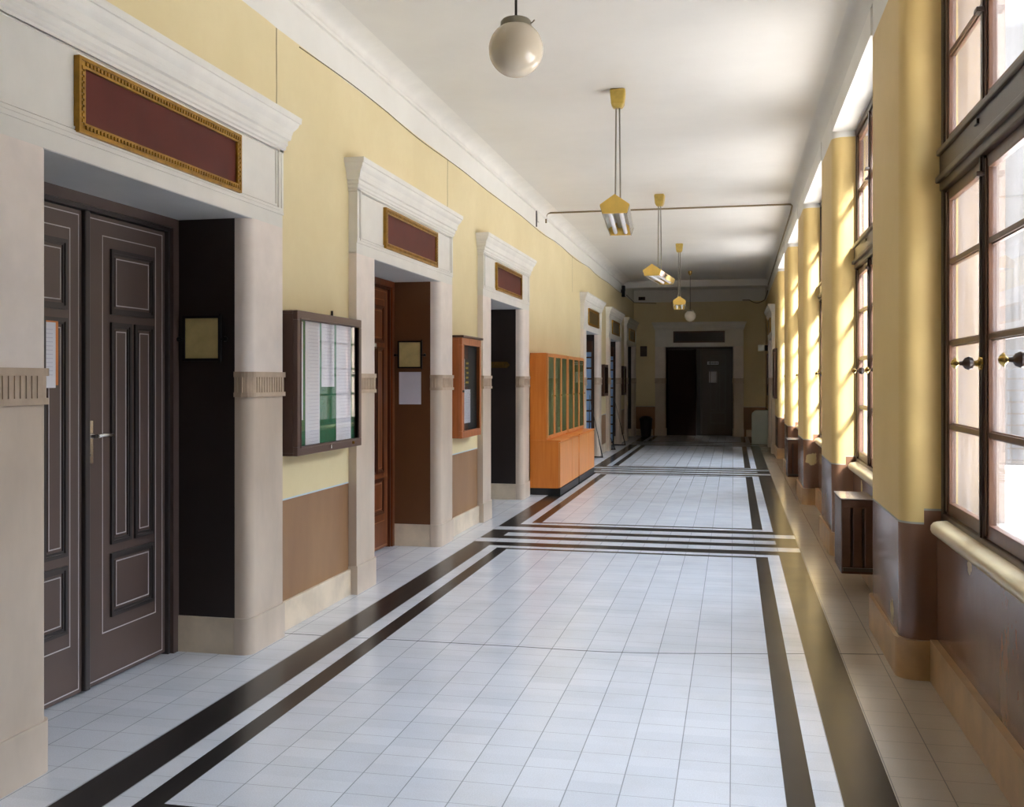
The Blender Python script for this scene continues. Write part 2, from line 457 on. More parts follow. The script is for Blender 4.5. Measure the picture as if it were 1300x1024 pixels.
# ------------------------------------------------------------------ door surrounds (local x along wall, y out of the wall, z up)
def offset_ring(hw, off, z, back=-.02):
    return [(-hw, back, z), (-hw, off, z), (hw, off, z), (hw, back, z)]
def surround(n, loc, rz, op=OP, half=1.245, recess='rec_black', rec_depth=.41):
    root = sroot('trim_%d' % n, loc, rz)
    for sg in (1, -1):
        # jamb: front face, rounded arris, reveal
        def jp(o):
            r = .06
            p = [(half + o, -.01), (half + o, .06 + o)] + arc(op - o + r, .06 + o - r, r, 90, 180, 5) + [(op - o, -.03 - (.0 if o else 0)), (op + .011, -.03), (op + .011, -.01)]
            return [(sg * a, b) for a, b in p]
        m = MB(); m.prism(jp(0), 0, 1.42, 1); m.prism(jp(0), 1.42, 2.42, 0)
        m.prism(jp(.010), 0, .2, 1)
        j = m.build('jamb', ['stone', 'stone2'], root, smooth=True)
        # carved band with flutes
        m = MB(); m.prism(jp(.006), 1.42, 1.56); m.prism(jp(.013), 1.42, 1.445); m.prism(jp(.013), 1.53, 1.56)
        x = op + .07
        while x < half - .02:
            m.box(sg * x, sg * (x + .018), .055, .070, 1.445, 1.53); x += .0315
        yv = -.018
        while yv < .03:
            m.box(sg * (op - .014), sg * (op + .01), yv, yv + .012, 1.445, 1.53); yv += .026
        m.build('carved_band', 'stoneband', root)
    # recess lining
    m = MB()
    for sg in (1, -1):
        m.box(sg * (op + .001), sg * (op + .011), -rec_depth, -.03, .2, HH, 0)
        m.box(sg * (op - .008), sg * (op + .011), -rec_depth, -.032, 0, .2, 1)
    m.box(-op - .05, op + .05, -rec_depth, .055, HH - .003, HH + .011, 2)
    m.build('recess_lining', [recess, 'base', 'soffit'], root)
    # entablature
    m = MB()
    m.box(-op, op, -.02, .0, HH + .011, 2.45); m.box(-half, half, -.01, .0602, HH + .0, 2.86)
    # architrave bead and sunk frieze frame
    m.box(-half - .004, half + .004, -.01, .066, 2.485, 2.50)
    m.rectframe(-half + .085, half - .085, 2.525, 2.868, .012, .058, .066)
    m.rectframe(-half + .055, half - .055, 2.505, 2.868, .014, .058, .070)
    m.rectframe(-half, half, 2.50, 2.868, .022, .058, .066)
    pf = [(.06, 2.845), (.066, 2.85), (.066, 2.865), (.076, 2.875), (.076, 2.89), (.084, 2.90), (.084, 2.925), (.096, 2.932), (.1, 2.95), (.1, 2.957),
          (.102, 2.962), (.108, 2.985), (.120, 3.0), (.128, 3.012), (.134, 3.03), (.136, 3.034), (.143, 3.036), (.146, 3.07)]
    m.rings([offset_ring(half + (o - .06), o, z) for o, z in pf], 0, False, True)
    m.build('entablature', 'plaster', root)
    return root

def gold_panel(loc, rz, label, mid='maroon', half=.69, beads=True, name='overdoor_signboard', frame='gold', group='framed panels over the doors'):
    t = thing(name, label, 'framed panel', (loc[0], loc[1], 2.515), rz, group)
    m = MB(); v0 = .0605
    m.rectframe(-half, half, 0, .31, .014, v0, v0 + .026); m.rectframe(-half + .010, half - .010, .01, .30, .03, v0, v0 + .020)
    m.rectframe(-half + .034, half - .034, .034, .276, .01, v0, v0 + .024)
    if beads:
        x = -half + .03
        while x < half - .03:
            for z in (.285, .027): m.box(x - .007, x + .007, v0 + .014, v0 + .027, z - .008, z + .008)
            x += .024
        z = .05
        while z < .27:
            for sx in (-1, 1): m.box(sx * (half - .027) - .008, sx * (half - .027) + .008, v0 + .014, v0 + .027, z - .007, z + .007)
            z += .024
    m.build('frame', frame, t)
    MB().box(-half + .04, half - .04, v0, v0 + .012, .04, .27).build('panel', mid, t)
    return t

def pin_rect(m, x0, x1, z0, z1, v, mi, w=.005):
    m.rectframe(min(x0, x1), max(x0, x1), z0, z1, w, v, v + .0015, mi)
def leaf_mesh(m, a, b, v, detail=True, top=2.33):
    """panelled door leaf between x=a and x=b (outer face at y=v)"""
    if a > b: a, b = b, a
    m.box(a, b, v - .045, v, .012, top, 0)
    W = b - a
    def panel(x0, x1, z0, z1):
        X0, X1 = a + x0 * W, a + x1 * W
        m.rectframe(X0 - .04, X1 + .04, z0 - .04, z1 + .04, .018, v, v + .012, 1)
        m.rectframe(X0 - .022, X1 + .022, z0 - .022, z1 + .022, .012, v, v + .006, 1)
        m.box(X0, X1, v, v + .004, z0, z1, 0)
        if detail: pin_rect(m, X0 + .004, X1 - .004, z0 + .004, z1 - .004, v + .004, 2, .005)
    panel(.235, .665, 1.885, 2.135)
    panel(.235, .37, .725, 1.765); panel(.53, .665, .725, 1.765)
    panel(.235, .665, .36, .60)
    if detail:
        pin_rect(m, a + .03, b - .02, .03, 2.31, v, 2)
        pin_rect(m, a + .095 * 1, b - .13, .25, 2.235, v, 2)
def handle(parent, x, v, z, d):
    m = MB(); m.box(x - .017, x + .017, v, v + .006, z - .135, z + .075)
    m.tube([(x, v, z), (x, v + .045, z)], .011, 8); m.tube([(x, v + .045, z), (x + d * .03, v + .052, z + .004), (x + d * .115, v + .05, z)], [.011, .01, .008], 8)
    m.lathe([(.008, 0), (.008, .004)], (x, v + .006, z - .09), 10, 0, 'y')
    return m.build('door_handle', 'chrome', parent, smooth=True)
def door(n, loc, rz, mats, op=OP, detail=True, leaves=(1, -1), v=-.40, hand=True, hd=-1):
    root = sroot('door_%d' % n, loc, rz)
    m = MB(); sh = -.045
    for sg in (1, -1):
        m.box(sg * op, sg * (op - .03) + sh, v - .05, v + .03, 0, HH, 0)
        m.box(sg * op, sg * (op - .055), v - .05, v + .03, 0, HH, 0); m.box(sg * (op - .055), sg * (op - .075), v - .05, v + .01, 0, 2.36, 1)
    m.box(-op, op, v - .05, v + .03, 2.355, HH, 0); m.box(-op, op, v - .05, v + .012, 2.335, 2.357, 1)
    m.build('door_frame', mats[:2], root)
    wl = op - .115 if op < .85 else op - .08
    for sg in leaves:
        m = MB(); leaf_mesh(m, sg * .012 + sh, sg * wl + sh, v - .012, detail)
        lf = m.build('door_leaf', mats, root)
        if sg == hd and hand: handle(lf, sg * .045 + sh, v - .012, 1.24, sg)
    MB().box(sh - .02, sh + .02, v - .03, v + .01, .012, 2.335).build('astragal', mats[1], root, bev=.006)
    return root

D1 = ['door1', 'groove', 'pin']; D2 = ['door2', 'groove2', 'pin2']; DD = ['door_dark', 'groove', 'groove']
rec = ['rec_black', 'rec_brown', 'rec_black', 'rec_black', 'rec_black', 'rec_black']
plab = ['wide gilded frame with maroon panel over the nearest left doorway',
        'gilded frame with maroon panel over the reddish-brown door, second from the front',
        'small-looking gilded frame with maroon panel over third doorway, just before the orange cabinets',
        'gilded frame with dark olive panel over the doorway just past the orange cabinets',
        'gilded frame with dark panel over the fifth left doorway, before the ceiling beam',
        'dim framed panel over the last left doorway next to the end wall']
for k, c in enumerate(CK):
    loc, rz = LEFT(c)
    surround(4 + k, loc, rz, recess=rec[k])
    if k < 3: door(1 + k, loc, rz, [D1, D2, DD][k], detail=(k < 2))
    elif k == 5: door(1 + k, loc, rz, DD, detail=False)
    else:
        # folding glazed door pushed against the far reveal, pale blue panes between dark bars
        root = sroot('door_%d' % (k + 1), loc, rz)
        m = MB(); v = -.40
        for sg in (1, -1): m.box(sg * OP, sg * (OP - .055), v - .05, v + .03, 0, HH)
        m.box(-OP, OP, v - .05, v + .03, 2.30, HH); m.box(-OP + .055, OP - .055, v - .06, v - .04, 0, 2.31)
        m.build('door_frame', 'rec_black', root)
        xf = -(OP - .075)
        m = MB(); m.box(xf, xf + .03, -.395, -.365, .01, 2.28); m.box(xf, xf + .03, -.075, -.055, .01, 2.28)
        z = .05
        while z < 2.1:
            m.box(xf, xf + .03, -.37, -.075, z, z + .03); z += .21
        m.box(xf, xf + .03, -.37, -.075, 2.06, 2.28)
        lf = m.build('folded_leaf', 'case_dark', root)
        MB().box(xf + .008, xf + .024, -.37, -.074, .06, 2.07).build('pane', 'bluedoor', lf)
    gold_panel(loc, rz, plab[k], 'maroon' if k < 3 else 'dimpanel', beads=(k < 3))
# far end door
loc, rz = (EC, YE, 0), PI
surround(10, loc, rz, op=EO, half=1.17, recess='rec_black')
dE = door(7, loc, rz, DD, op=EO, detail=False, leaves=(-1,), v=-.38, hand=False)
m = MB(); bmv = m
leaf_mesh(m, 0, .80, 0, False)
lf = m.build('door_leaf', DD, dE); lf.location = (.81, -.38, 0); lf.rotation_euler = (0, 0, PI + math.radians(-22))
handle(lf, .74, 0.0, 1.24, -1); 
m = MB(); m.box(.14, .17, -.375, -.362, 1.12, 1.34); m.tube([(.155, -.36, 1.24), (.155, -.32, 1.24)], .012); m.tube([(.155, -.32, 1.24), (.26, -.315, 1.24)], .01)
m.build('door_handle', 'chrome', dE)
MB().box(-EO + .06, EO - .06, -.42, -.41, 0, 2.34).build('black_backing_sheet', 'bin', dE)  # plain black sheet across the whole opening, behind the leaves
gold_panel(loc, rz, 'long dark brown name board over the double door at the far end', 'rec_black', half=.68, beads=False, name='overdoor_signboard', frame='case_dark', group=None)
# right-hand far doorway
loc, rz = RIGHT(RD)
surround(11, loc, rz, recess='rec_black'); door(8, loc, rz, DD, detail=False)
gold_panel(loc, rz, 'framed dark panel over the only doorway on the window side', 'dimpanel', beads=False)

# ------------------------------------------------------------------ windows
def window(n, y0, y1):
    root = sroot('window_%d' % n)
    zb, zt = .80, 3.65; tr0, tr1 = 2.455, 2.66
    xi, xo = 1.02, 1.08
    m = MB()
    m.box(xi, xo, y0, y0 + .06, zb, zt); m.box(xi, xo, y1 - .06, y1, zb, zt)
    m.box(xi, xo, y0, y1, zt - .06, zt); m.box(xi, xo, y0, y1, zb, zb + .05)
    m.build('window_frame', 'windark', root, bev=.006)
    m = MB(); m.box(xi - .015, xo - .02, y0 + .04, y1 - .04, tr0, tr1); m.box(xi - .035, xi, y0 + .04, y1 - .04, tr0 + .04, tr0 + .07); m.box(xi - .03, xi, y0 + .04, y1 - .04, tr1 - .03, tr1)
    m.build('transom', 'windark', root, bev=.006)
    ya, yb = y0 + .06, y1 - .06; sw = (yb - ya) / 3
    for k in range(3):
        a, b = ya + k * sw, ya + (k + 1) * sw
        for (z0, z1, bars) in ((zb + .05, tr0, (1.285, 1.695, 2.095)), (tr1, zt - .06, (3.12,))):
            m = MB(); x0, x1 = 1.035, 1.068; w = .055
            m.box(x0, x1, a, a + w, z0, z1); m.box(x0, x1, b - w, b, z0, z1); m.box(x0, x1, a + w, b - w, z0, z0 + .06); m.box(x0, x1, a + w, b - w, z1 - w, z1)
            m.box(x0 - .008, x0, a + .012, a + w - .014, z0 + .012, z1 - .012); m.box(x0 - .008, x0, b - w + .014, b - .012, z0 + .012, z1 - .012)
            for zz in bars:
                m.box(x0 + .002, x1 - .004, a + w, b - w, zz - .012, zz + .012); m.box(x0 + .012, x1, a + w, b - w, zz - .018, zz + .018)
            s = m.build('sash', 'winwood', root, bev=.003)
            MB().box(1.050, 1.053, a + w - .005, b - w + .005, z0 + .05, z1 - w + .005).build('pane', 'winglass', s)
    # espagnolettes: cover strip, rod and knobs where two sashes meet
    for ym in (ya + sw, ya + 2 * sw):
        m = MB(); m.box(1.022, 1.036, ym - .026, ym + .026, zb + .05, tr0); m.box(1.012, 1.024, ym - .009, ym + .009, zb + .05, tr0)
        m.box(1.02, 1.036, ym - .02, ym + .02, tr1, zt - .06)
        for zz in (2.38, 2.60, 3.07, 3.15): m.box(.995, 1.03, ym - .03, ym + .03, zz - .01, zz + .01)
        m.build('meeting_stile', 'windark', root, bev=.003)
        m = MB(); zk = 1.585
        m.lathe([(.001, 0), (.032, 0), (.03, -.008), (.014, -.014), (.010, -.03)], (1.02, ym, zk), 14, 0, 'x')
        m.lathe([(.010, -.028), (.024, -.036), (.029, -.05), (.022, -.066), (.010, -.074), (.008, -.088)], (1.02, ym, zk), 14, 1, 'x')
        m.lathe([(.007, -.086), (.009, -.092), (.026, -.104), (.012, -.118), (.001, -.122)], (1.02, ym, zk), 14, 0, 'x')
        m.build('window_handle', ['brass', 'windark'], root, smooth=True)
    # stone sill board with rounded nose
    m = MB(); pr = [(1.04, .755), (.965, .755), (.951, .763), (.944, .78), (.946, .80), (.958, .815), (.975, .82), (1.04, .828)]
    m.rings([[(x, y0 + .14, z) for x, z in pr], [(x, y1 - .14, z) for x, z in pr]], 0, True)
    m.build('window_sill', 'sill', root, smooth=True)
    MB().box(1.0, 1.32, y0, y1, .79, .802).build('outer_sill', 'outersill', root)
    return root
for i, (a, b) in enumerate(bays): window(i + 1, a, b)

# ------------------------------------------------------------------ radiators
def radiator(yc, label):
    t = thing('radiator', label, 'radiator', (.86, yc, .0), 0, 'radiators under the windows')
    n = 8; L = .48
    for i in range(n):
        y = -L / 2 + (i + .5) * L / n
        m = MB()
        w = L / n * .46
        m.box(-.112, .112, y - w, y + w, .60, .665); m.box(-.112, .112, y - w, y + w, .135, .185)
        for xx in (-.079, 0, .079):
            m.box(xx - .033, xx + .033, y - w, y + w, .18, .61)
        m.build('radiator_section', 'radiator', t, bev=.008)
    m = MB()
    m.box(-.10, .10, -L / 2 - .01, L / 2 + .01, .155, .18); m.box(-.10, .10, -L / 2 + .035, L / 2 - .035, .185, .60)
    m.build('radiator_core', 'windark', t)
    m = MB(); m.box(-.118, .118, -L / 2 - .004, L / 2 + .004, .665, .672); m.build('top_plate', 'radtop', t, bev=.003)
    for yy in (-.2, .2): MB().tube([(-.02, yy, .15), (.09, yy, .15), (.137, yy, .15)], .012).build('bracket', 'iron', t)
    m = MB(); m.tube([(.05, .24, .16), (.05, .30, .16), (.12, .33, .16), (.12, .33, .02)], .012); m.build('pipe', 'iron', t)
    return t
radiator(7.78, 'brown column radiator below the second window from the front, nearest one')
radiator(15.1, 'brown column radiator further down the corridor, beyond the second visible pier')

# ------------------------------------------------------------------ notice holders, papers in the recesses
def card_holder(c, label, mat='blackmetal'):
    t = thing('card_holder', label, 'notice holder', (XL - .22, c + OP - .001, 1.62), 0, 'card holders in the doorway recesses')
    m = MB(); m.rectframe(-.115, .115, 0, .25, .014, -.022, 0); m.box(-.11, .11, -.008, 0, .005, .245); m.tube([(.112, -.02, -.01), (.112, -.02, .26)], .006)
    m.build('frame', mat, t)
    MB().box(-.101, .101, -.014, -.008, .014, .236).build('card', 'brassplate', t)
    for sx in (-1, 1):
        m = MB(); m.tube([(sx * .115, -.012, .12), (sx * .135, -.012, .12)], .006); m.lathe([(.001, -.015), (.012, -.01), (.015, 0), (.012, .01), (.001, .015)], (sx * .14, -.012, .12), 10, 0, 'y')
        m.build('clip', mat, t, smooth=True)
    return t
card_holder(CK[0], 'yellowed card in thin black holder in the nearest black-brown doorway recess')
card_holder(CK[1], 'yellowed card in black frame above a white sheet in brown doorway recess')
o = MB().box(-.105, .105, -.0015, 0, 0, .295).build('notice_sheet', 'paperblue'); o.location = (XL - .222, CK[1] + OP - .001, 1.292)
tag(o, 'white notice sheet taped under the card holder in the brown recess', 'paper')
t = thing('direction_plate', 'small brass direction plate in the third, black-brown doorway recess', 'sign', (XL - .23, CK[2] + OP - .001, 1.665))
MB().prism([(-.12, 0), (.09, 0), (.125, .04), (.09, .08), (-.12, .08)], -.008, 0, 0, 'y').build('plate', 'brass', t)
for q in (-.09, .06): MB().lathe([(.006, -.012), (.006, 0)], (q, 0, .04), 8, 0, 'y').build('screw', 'blackmetal', t)

# sheet on an orange board on the nearest left leaf
t = thing('notice_board', 'white sheet on an orange-edged board pinned to the nearest door leaf', 'notice', (XL - .409, 4.0, 1.49), -PI / 2)
MB().box(-.14, .165, 0, .006, 0, .31).build('board', 'orange', t)
MB().box(-.12, .145, .006, .0075, -.012, .29).build('paper', 'paper', t)
m = MB()
for i in range(12): m.box(-.10, .12 - random.random() * .06, .0075, .0078, .255 - i * .019, .258 - i * .019)
m.build('print_lines', 'paperblue', t)
o = MB().box(-.10, .10, 0, .004, 0, .045).build('door_nameplate', 'chalk'); o.location = (XL - .410, 8.34, 1.79); o.rotation_euler = (0, 0, -PI / 2)
tag(o, 'small white name plate on the reddish-brown door leaf', 'sign')
# papers on the far double door
o = MB().box(-.11, .11, 0, .004, 0, .30).build('notice_sheet', 'paperblue'); o.location = (-.545, YE + .389, 1.44); o.rotation_euler = (0, 0, PI)
tag(o, 'pale notice sheet stuck on the right leaf of the far end door', 'paper')
t = thing('door_sign', 'narrow grey sign above the sheet on the far end door', 'sign', (-.55, YE + .387, 1.93), PI)
MB().box(-.15, .15, 0, .005, 0, .085).build('plate', 'paperblue', t)
m = MB()
for i in range(6): m.box(-.125 + i * .042, -.098 + i * .042, .005, .006, .02, .065)
m.build('lettering', 'slate', t)

# ------------------------------------------------------------------ display cases
def glass_case(name, label, y0, y1, z0, z1, mats, depth=.13, fw=.055, roundc=False, cat='display case', grp=None):
    t = thing(name, label, cat, (XL, (y0 + y1) / 2, z0), -PI / 2, grp)
    W = (y1 - y0) / 2; H = z1 - z0
    m = MB(); m.box(-W, W, 0, .012, 0, H); m.rectframe(-W, W, 0, H, .018, 0, depth - .03)
    m.build('case_body', mats[0], t, bev=.003)
    m = MB(); m.rectframe(-W, W, 0, H, fw, depth - .03, depth); m.rectframe(-W + fw - .012, W - fw + .012, fw - .012, H - fw + .012, .012, depth - .028, depth + .004)
    d = m.build('case_door', mats[1], t, bev=.004)
    MB().box(-W + fw, W - fw, depth - .018, depth - .014, fw, H - fw).build('glass', 'glass', d)
    return t, W, H
t, W, H = glass_case('display_case', 'brown metal glazed notice case with white sheets on green, nearest on left wall', 5.60, 6.66, 1.06, 1.93, ['case_brown', 'case_brown'])
MB().box(-W + .02, W - .02, .012, .092, .02, H - .02).build('backing', 'green_felt', t)
MB().lathe([(.014, 0), (.014, .006), (.008, .008), (.008, .003)], (.02, .13, .028), 14, 0, 'y').build('lock', 'chrome', t)
MB().lathe([(.010, 0), (.010, .012)], (-.36, .13, .03), 12, 0, 'y').build('lock', 'brass', t)
for sx in (W - .01, -W + .24): MB().tube([(sx, .01, H), (sx, .01, H + .05)], .008, 8).build('hanging_hook', 'blackmetal', t)
def pinned(name, label, yc, z0, w, h, mat='paper', x=XL + .0925, grp='sheets inside the brown glazed case', tilt=0, lines=True):
    t = thing(name, label, 'paper', (x, yc, z0), -PI / 2, grp)
    s = MB().box(-w / 2, w / 2, 0, .0015, 0, h).build('sheet', mat, t); 
    if lines:
        m = MB(); z = h - .04
        while z > .04:
            m.box(-w / 2 + .02, w / 2 - .02 - random.random() * w * .25, .0015, .0019, z, z + .003); z -= .022
        m.build('print_lines', 'paperblue', t)
    t.rotation_euler = (0, tilt, -PI / 2)
    return t
pinned('pinned_sheet', 'narrow white sheet at the left edge inside the brown glazed case', 5.70, 1.27, .12, .60)
pinned('pinned_sheet', 'tall full-height white sheet, second from left inside the brown glazed case', 5.905, 1.085, .22, .81)
pinned('pinned_sheet', 'short white sheet above bare green felt inside the brown glazed case', 6.15, 1.47, .21, .42)
pinned('pinned_sheet', 'widest white sheet on the right inside the brown glazed case', 6.42, 1.10, .26, .79)
t, W, H = glass_case('display_case', 'orange-brown wooden glazed case between the second and third doorways', 9.33, 10.08, .955, 1.92, ['case_wood', 'case_wood'], fw=.07)
m = MB(); m.box(-W - .015, W + .015, 0, .15, H, H + .022); m.build('case_cornice', 'case_dark', t, bev=.006)
m = MB(); m.box(-W + .02, W - .02, .012, .086, .02, H - .02, 0); m.box(-W + .02, -W + .36, .086, .088, .02, H - .02, 1); m.build('backing', ['brick', 'slate'], t)
m = MB(); m.box(W - .05, W - .02, .13, .142, .44, .46); m.build('latch', 'blackmetal', t)
g2 = 'sheets inside the wooden glazed case'
pinned('pinned_sheet', 'white sheet at upper left inside the wooden glazed case', 9.49, 1.42, .17, .30, grp=g2, x=XL + .089)
pinned('pinned_sheet', 'white sheet at lower left inside the wooden glazed case', 9.64, 1.09, .30, .33, grp=g2, x=XL + .0895)
t = pinned('poster', 'dark poster with yellow print inside the wooden glazed case', 9.66, 1.45, .16, .27, 'poster', grp=None, x=XL + .089, lines=False); t['category'] = 'poster'
m = MB()
for i in range(5): m.box(-.06 + .01 * (i % 2), .05 - .015 * (i % 3), .0016, .002, .03 + i * .047, .05 + i * .047)
m.build('yellow_print', 'posteryellow', t)
t, W, H = glass_case('display_case', 'narrow dark case between the two doorways past the orange cabinets', 20.55, 21.2, 1.18, 1.83, ['case_dark', 'case_dark'], depth=.09)
MB().box(-W + .02, W - .02, .012, .02, .02, H - .02).build('backing', 'slate', t)
t, W, H = glass_case('display_case', 'dim dark case on the left wall just before the last doorway', 24.22, 24.85, 1.15, 1.85, ['case_dark', 'case_dark'], depth=.09)
MB().box(-W + .02, W - .02, .012, .02, .02, H - .02).build('backing', 'brick', t)
for (yc, lb) in ((20.75, 'brown wooden notice board on the window side, nearer one of the pair'), (24.4, 'brown wooden notice board on the window side beyond the doorway')):
    t = thing('notice_board', lb, 'notice board', (XR, yc, 1.15), PI / 2, 'brown notice boards on the window side')
    MB().rectframe(-.4, .4, 0, .98, .05, 0, .06).build('frame', 'case_dark', t, bev=.005)
    MB().box(-.36, .36, 0, .03, .04, .94).build('board', 'case_wood', t)

# ------------------------------------------------------------------ orange cabinets
def cabinet(y0, y1, label, xf=-2.22, xu=-2.385):
    t = thing('cabinet', label, 'cabinet', (0, 0, 0), 0, 'orange wooden cabinets along the left wall')
    xb = XL + .035
    m = MB(); m.box(xb, xf - .022, y0, y1, .09, .72); m.box(xb, xf + .004, y0 - .003, y1 + .003, .70, .722); m.box(xb, xu - .02, y0, y1, .722, 1.87)
    m.build('body', 'cab', t, bev=.002)
    MB().box(xb, xf + .0, y0 + .004, y1 - .004, 0, .09).build('plinth', 'plinth', t)
    L = y1 - y0
    for (a, b) in ((0, .62), (.62, 1)):
        MB().box(xf - .022, xf, y0 + a * L + .008, y0 + b * L - .008, .10, .69).build('lower_door', 'cab_edge', t, bev=.002)
    for i in range(3):
        a, b = y0 + i * L / 3 + .004, y0 + (i + 1) * L / 3 - .004
        m = MB(); m.box(xu - .02, xu, a, b, .74, .78); m.box(xu - .02, xu, a, b, 1.82, 1.862); m.box(xu - .02, xu, a, a + .045, .78, 1.82); m.box(xu - .02, xu, b - .045, b, .78, 1.82)
        d = m.build('glazed_door', 'cab_edge', t, bev=.002)
        # pleated curtain behind the glass
        m = MB(); pts = []; n = 60
        for k in range(n + 1):
            yy = a + .04 + (b - a - .08) * k / n; pts.append((xu - .0145 + .0035 * math.sin(k * 1.1), yy))
        m.rings([[(x, y, .775) for x, y in pts], [(x, y, 1.825) for x, y in pts]], 0, False, False)
        m.build('curtain', 'curtain', d, smooth=True)
        MB().box(xu - .008, xu - .006, a + .04, b - .04, .775, 1.825).build('glass', 'glass', d)
        m = MB(); m.lathe([(.008, 0), (.012, .012), (.001, .02)], (xu, b - .03, 1.3), 10, 0, 'x'); m.build('knob', 'brass', d)
    return t
cabinet(13.1, 14.72, 'orange wooden cabinet with green-curtained glass doors, the nearer of the pair')
cabinet(14.78, 16.42, 'orange wooden cabinet with green-curtained glass doors, the farther of the pair')

# ------------------------------------------------------------------ black triangular props by the far doorways
for (yy, x0, x1, h, lb) in ((19.62, -2.75, -2.49, 1.22, 'black metal triangular prop beside the orange cabinets'),
                            (21.86, -2.72, -2.50, .55, 'low black triangular prop at near side of the fifth doorway'),
                            (23.36, -2.72, -2.44, 1.20, 'tall black triangular prop at far side of the fifth doorway')):
    o = MB(); o.tube([(x0, yy, .015), (x1, yy, .015), (x0, yy, h), (x0, yy, .015)], .018, 6)
    for q in (.04,): o.box(x0 - .02, x0 + .02, yy - .08, yy + .08, 0, .012)
    o = o.build('door_prop', 'blackmetal'); tag(o, lb, 'door prop', 'black door props')

# ------------------------------------------------------------------ far end furniture
t = thing('waste_bin', 'black waste bin standing in the dark left corner of the end wall', 'bin', (-2.3, 27.35, 0))
MB().lathe([(.13, 0), (.17, .42), (.175, .44), (.16, .44), (.12, .02)], (0, 0, 0), 20).build('bin_body', 'bin', t, smooth=True)
MB().lathe([(.178, .44), (.18, .47), (.12, .53), (.02, .55)], (0, 0, 0), 20).build('lid', 'bin', t, smooth=True)
t = thing('floor_cabinet', 'pale grey-green metal floor cabinet with rounded top corner, right end of corridor', 'cabinet', (.62, 24.65, 0))
MB().prism([(-.20, 0), (.205, 0), (.205, .80), (-.08, .80), (-.13, .785), (-.185, .73), (-.20, .68)], -.18, .18, 0, 'y').build('body', 'whitebox', t, bev=.006)
MB().box(-.17, .18, -.185, -.18, .05, .66).build('front_panel', 'whitebox', t)
t = thing('wall_box', 'small dark box fixed high on the end wall, left of the door', 'box', (-2.39, YE, 2.15), PI)
MB().box(-.09, .09, 0, .08, 0, .28).build('body', 'windark', t, bev=.006); MB().box(-.075, .075, .08, .086, .015, .265).build('cover', 'door_dark', t)
t = thing('wall_speaker', 'dark box loudspeaker with white side under ceiling at the left of the beam', 'loudspeaker', (XL, 24.5, 3.52), -PI / 2)
MB().box(-.06, .06, .02, .10, 0, .27).build('housing', 'blackmetal', t, bev=.004); MB().box(-.055, .055, .10, .106, .02, .13).build('grille', 'chalk', t); MB().box(-.02, .02, 0, .02, .1, .18).build('bracket', 'iron', t)
t = thing('emergency_light', 'white twin emergency light on a black arm, window side near the far end', 'lamp', (XR, 24.0, 2.18), PI / 2)
m = MB(); m.tube([(0, 0, .1), (0, .1, .1)], .012); m.box(-.05, .05, .06, .13, .0, .13); m.build('arm', 'blackmetal', t)
m = MB(); m.box(-.06, -.005, .14, .28, .0, .14); m.box(.005, .06, .14, .28, .0, .14); m.build('lamp_head', 'chalk', t, bev=.01)
t = thing('junction_box', 'small white junction box with cable on the left frieze above second and third doorways', 'junction box', (XL, 13.75, 3.70), -PI / 2)
MB().box(-.07, .07, 0, .03, 0, .12).build('box', 'plaster', t, bev=.003)
MB().tube([(.075, .012, -.08), (.08, .012, .0), (.08, .012, .15)], .008, 6).build('cable', 'blackmetal', t)
t = thing('wall_device', 'tiny grey sensor high on the end wall near the left corner', 'sensor', (-2.44, YE, 3.68), PI)
MB().box(-.09, .09, 0, .05, 0, .09).build('body', 'windark', t); MB().lathe([(.03, 0), (.03, .03), (.01, .05)], (0, .05, .045), 12, 0, 'y').build('lens', 'blackmetal', t)

# ------------------------------------------------------------------ conduit and cables
def bend(pts, r=.06):
    P = [Vector(p) for p in pts]; out = [P[0]]
    for i in range(1, len(P) - 1):
        a, b, c = P[i - 1], P[i], P[i + 1]; d1 = (a - b).normalized() * r; d2 = (c - b).normalized() * r
        for k in range(6):
            u = k / 5; out.append((b + d1) * (1 - u) ** 2 + b * 2 * u * (1 - u) + (b + d2) * u * u)
    out.append(P[-1]); return out
m = MB(); m.tube(bend([(XL + .012, 14.4, 3.78), (XL + .012 + .0, 14.4, 3.925), (XR - .04, 14.4, 3.925), (XR - .05, 14.7, 3.85), (XR - .02, 25.05, 3.80)]), .0125, 8)
tag(m.build('ceiling_conduit', 'conduit', smooth=True), 'thin brown conduit crossing the ceiling and running on along the window wall', 'conduit')
pts = []
for k in range(90):
    yy = 5.9 + (24.35 - 5.9) * k / 89
    pts.append((XL + .008, yy, 3.615 + .012 * math.sin(yy * 2.1) - .018 * abs(math.sin(yy * .83))))
tag(MB().tube(pts, .0035, 6).build('wall_cable', 'cable', smooth=True), 'thin sagging cable along the top edge of the yellow left wall', 'cable')
pts = [(XR - .01, 25.6, 3.7)] + [(XR - .02 - .02 * k, YE - .012, 3.64 - .08 * math.sin(min(1, k / 20) * PI)) for k in range(0, 30)]
tag(MB().tube(bend(pts[:2] + pts[2:], .01), .012, 6).build('end_wall_cable', 'cable', smooth=True), 'dark sagging cable along upper right of the end wall', 'cable')
m = MB(); m.tube(bend([(XL + .01, 25.7, 3.66), (XL + .012, YE - .014, 3.62), (-2.2, YE - .014, 3.60), (-2.05, YE - .014, 3.59)], .03), .01, 6)
tag(m.build('end_wall_cable', 'cable', smooth=True), 'dark cable in the upper left corner of the end wall, below the sensor', 'cable')

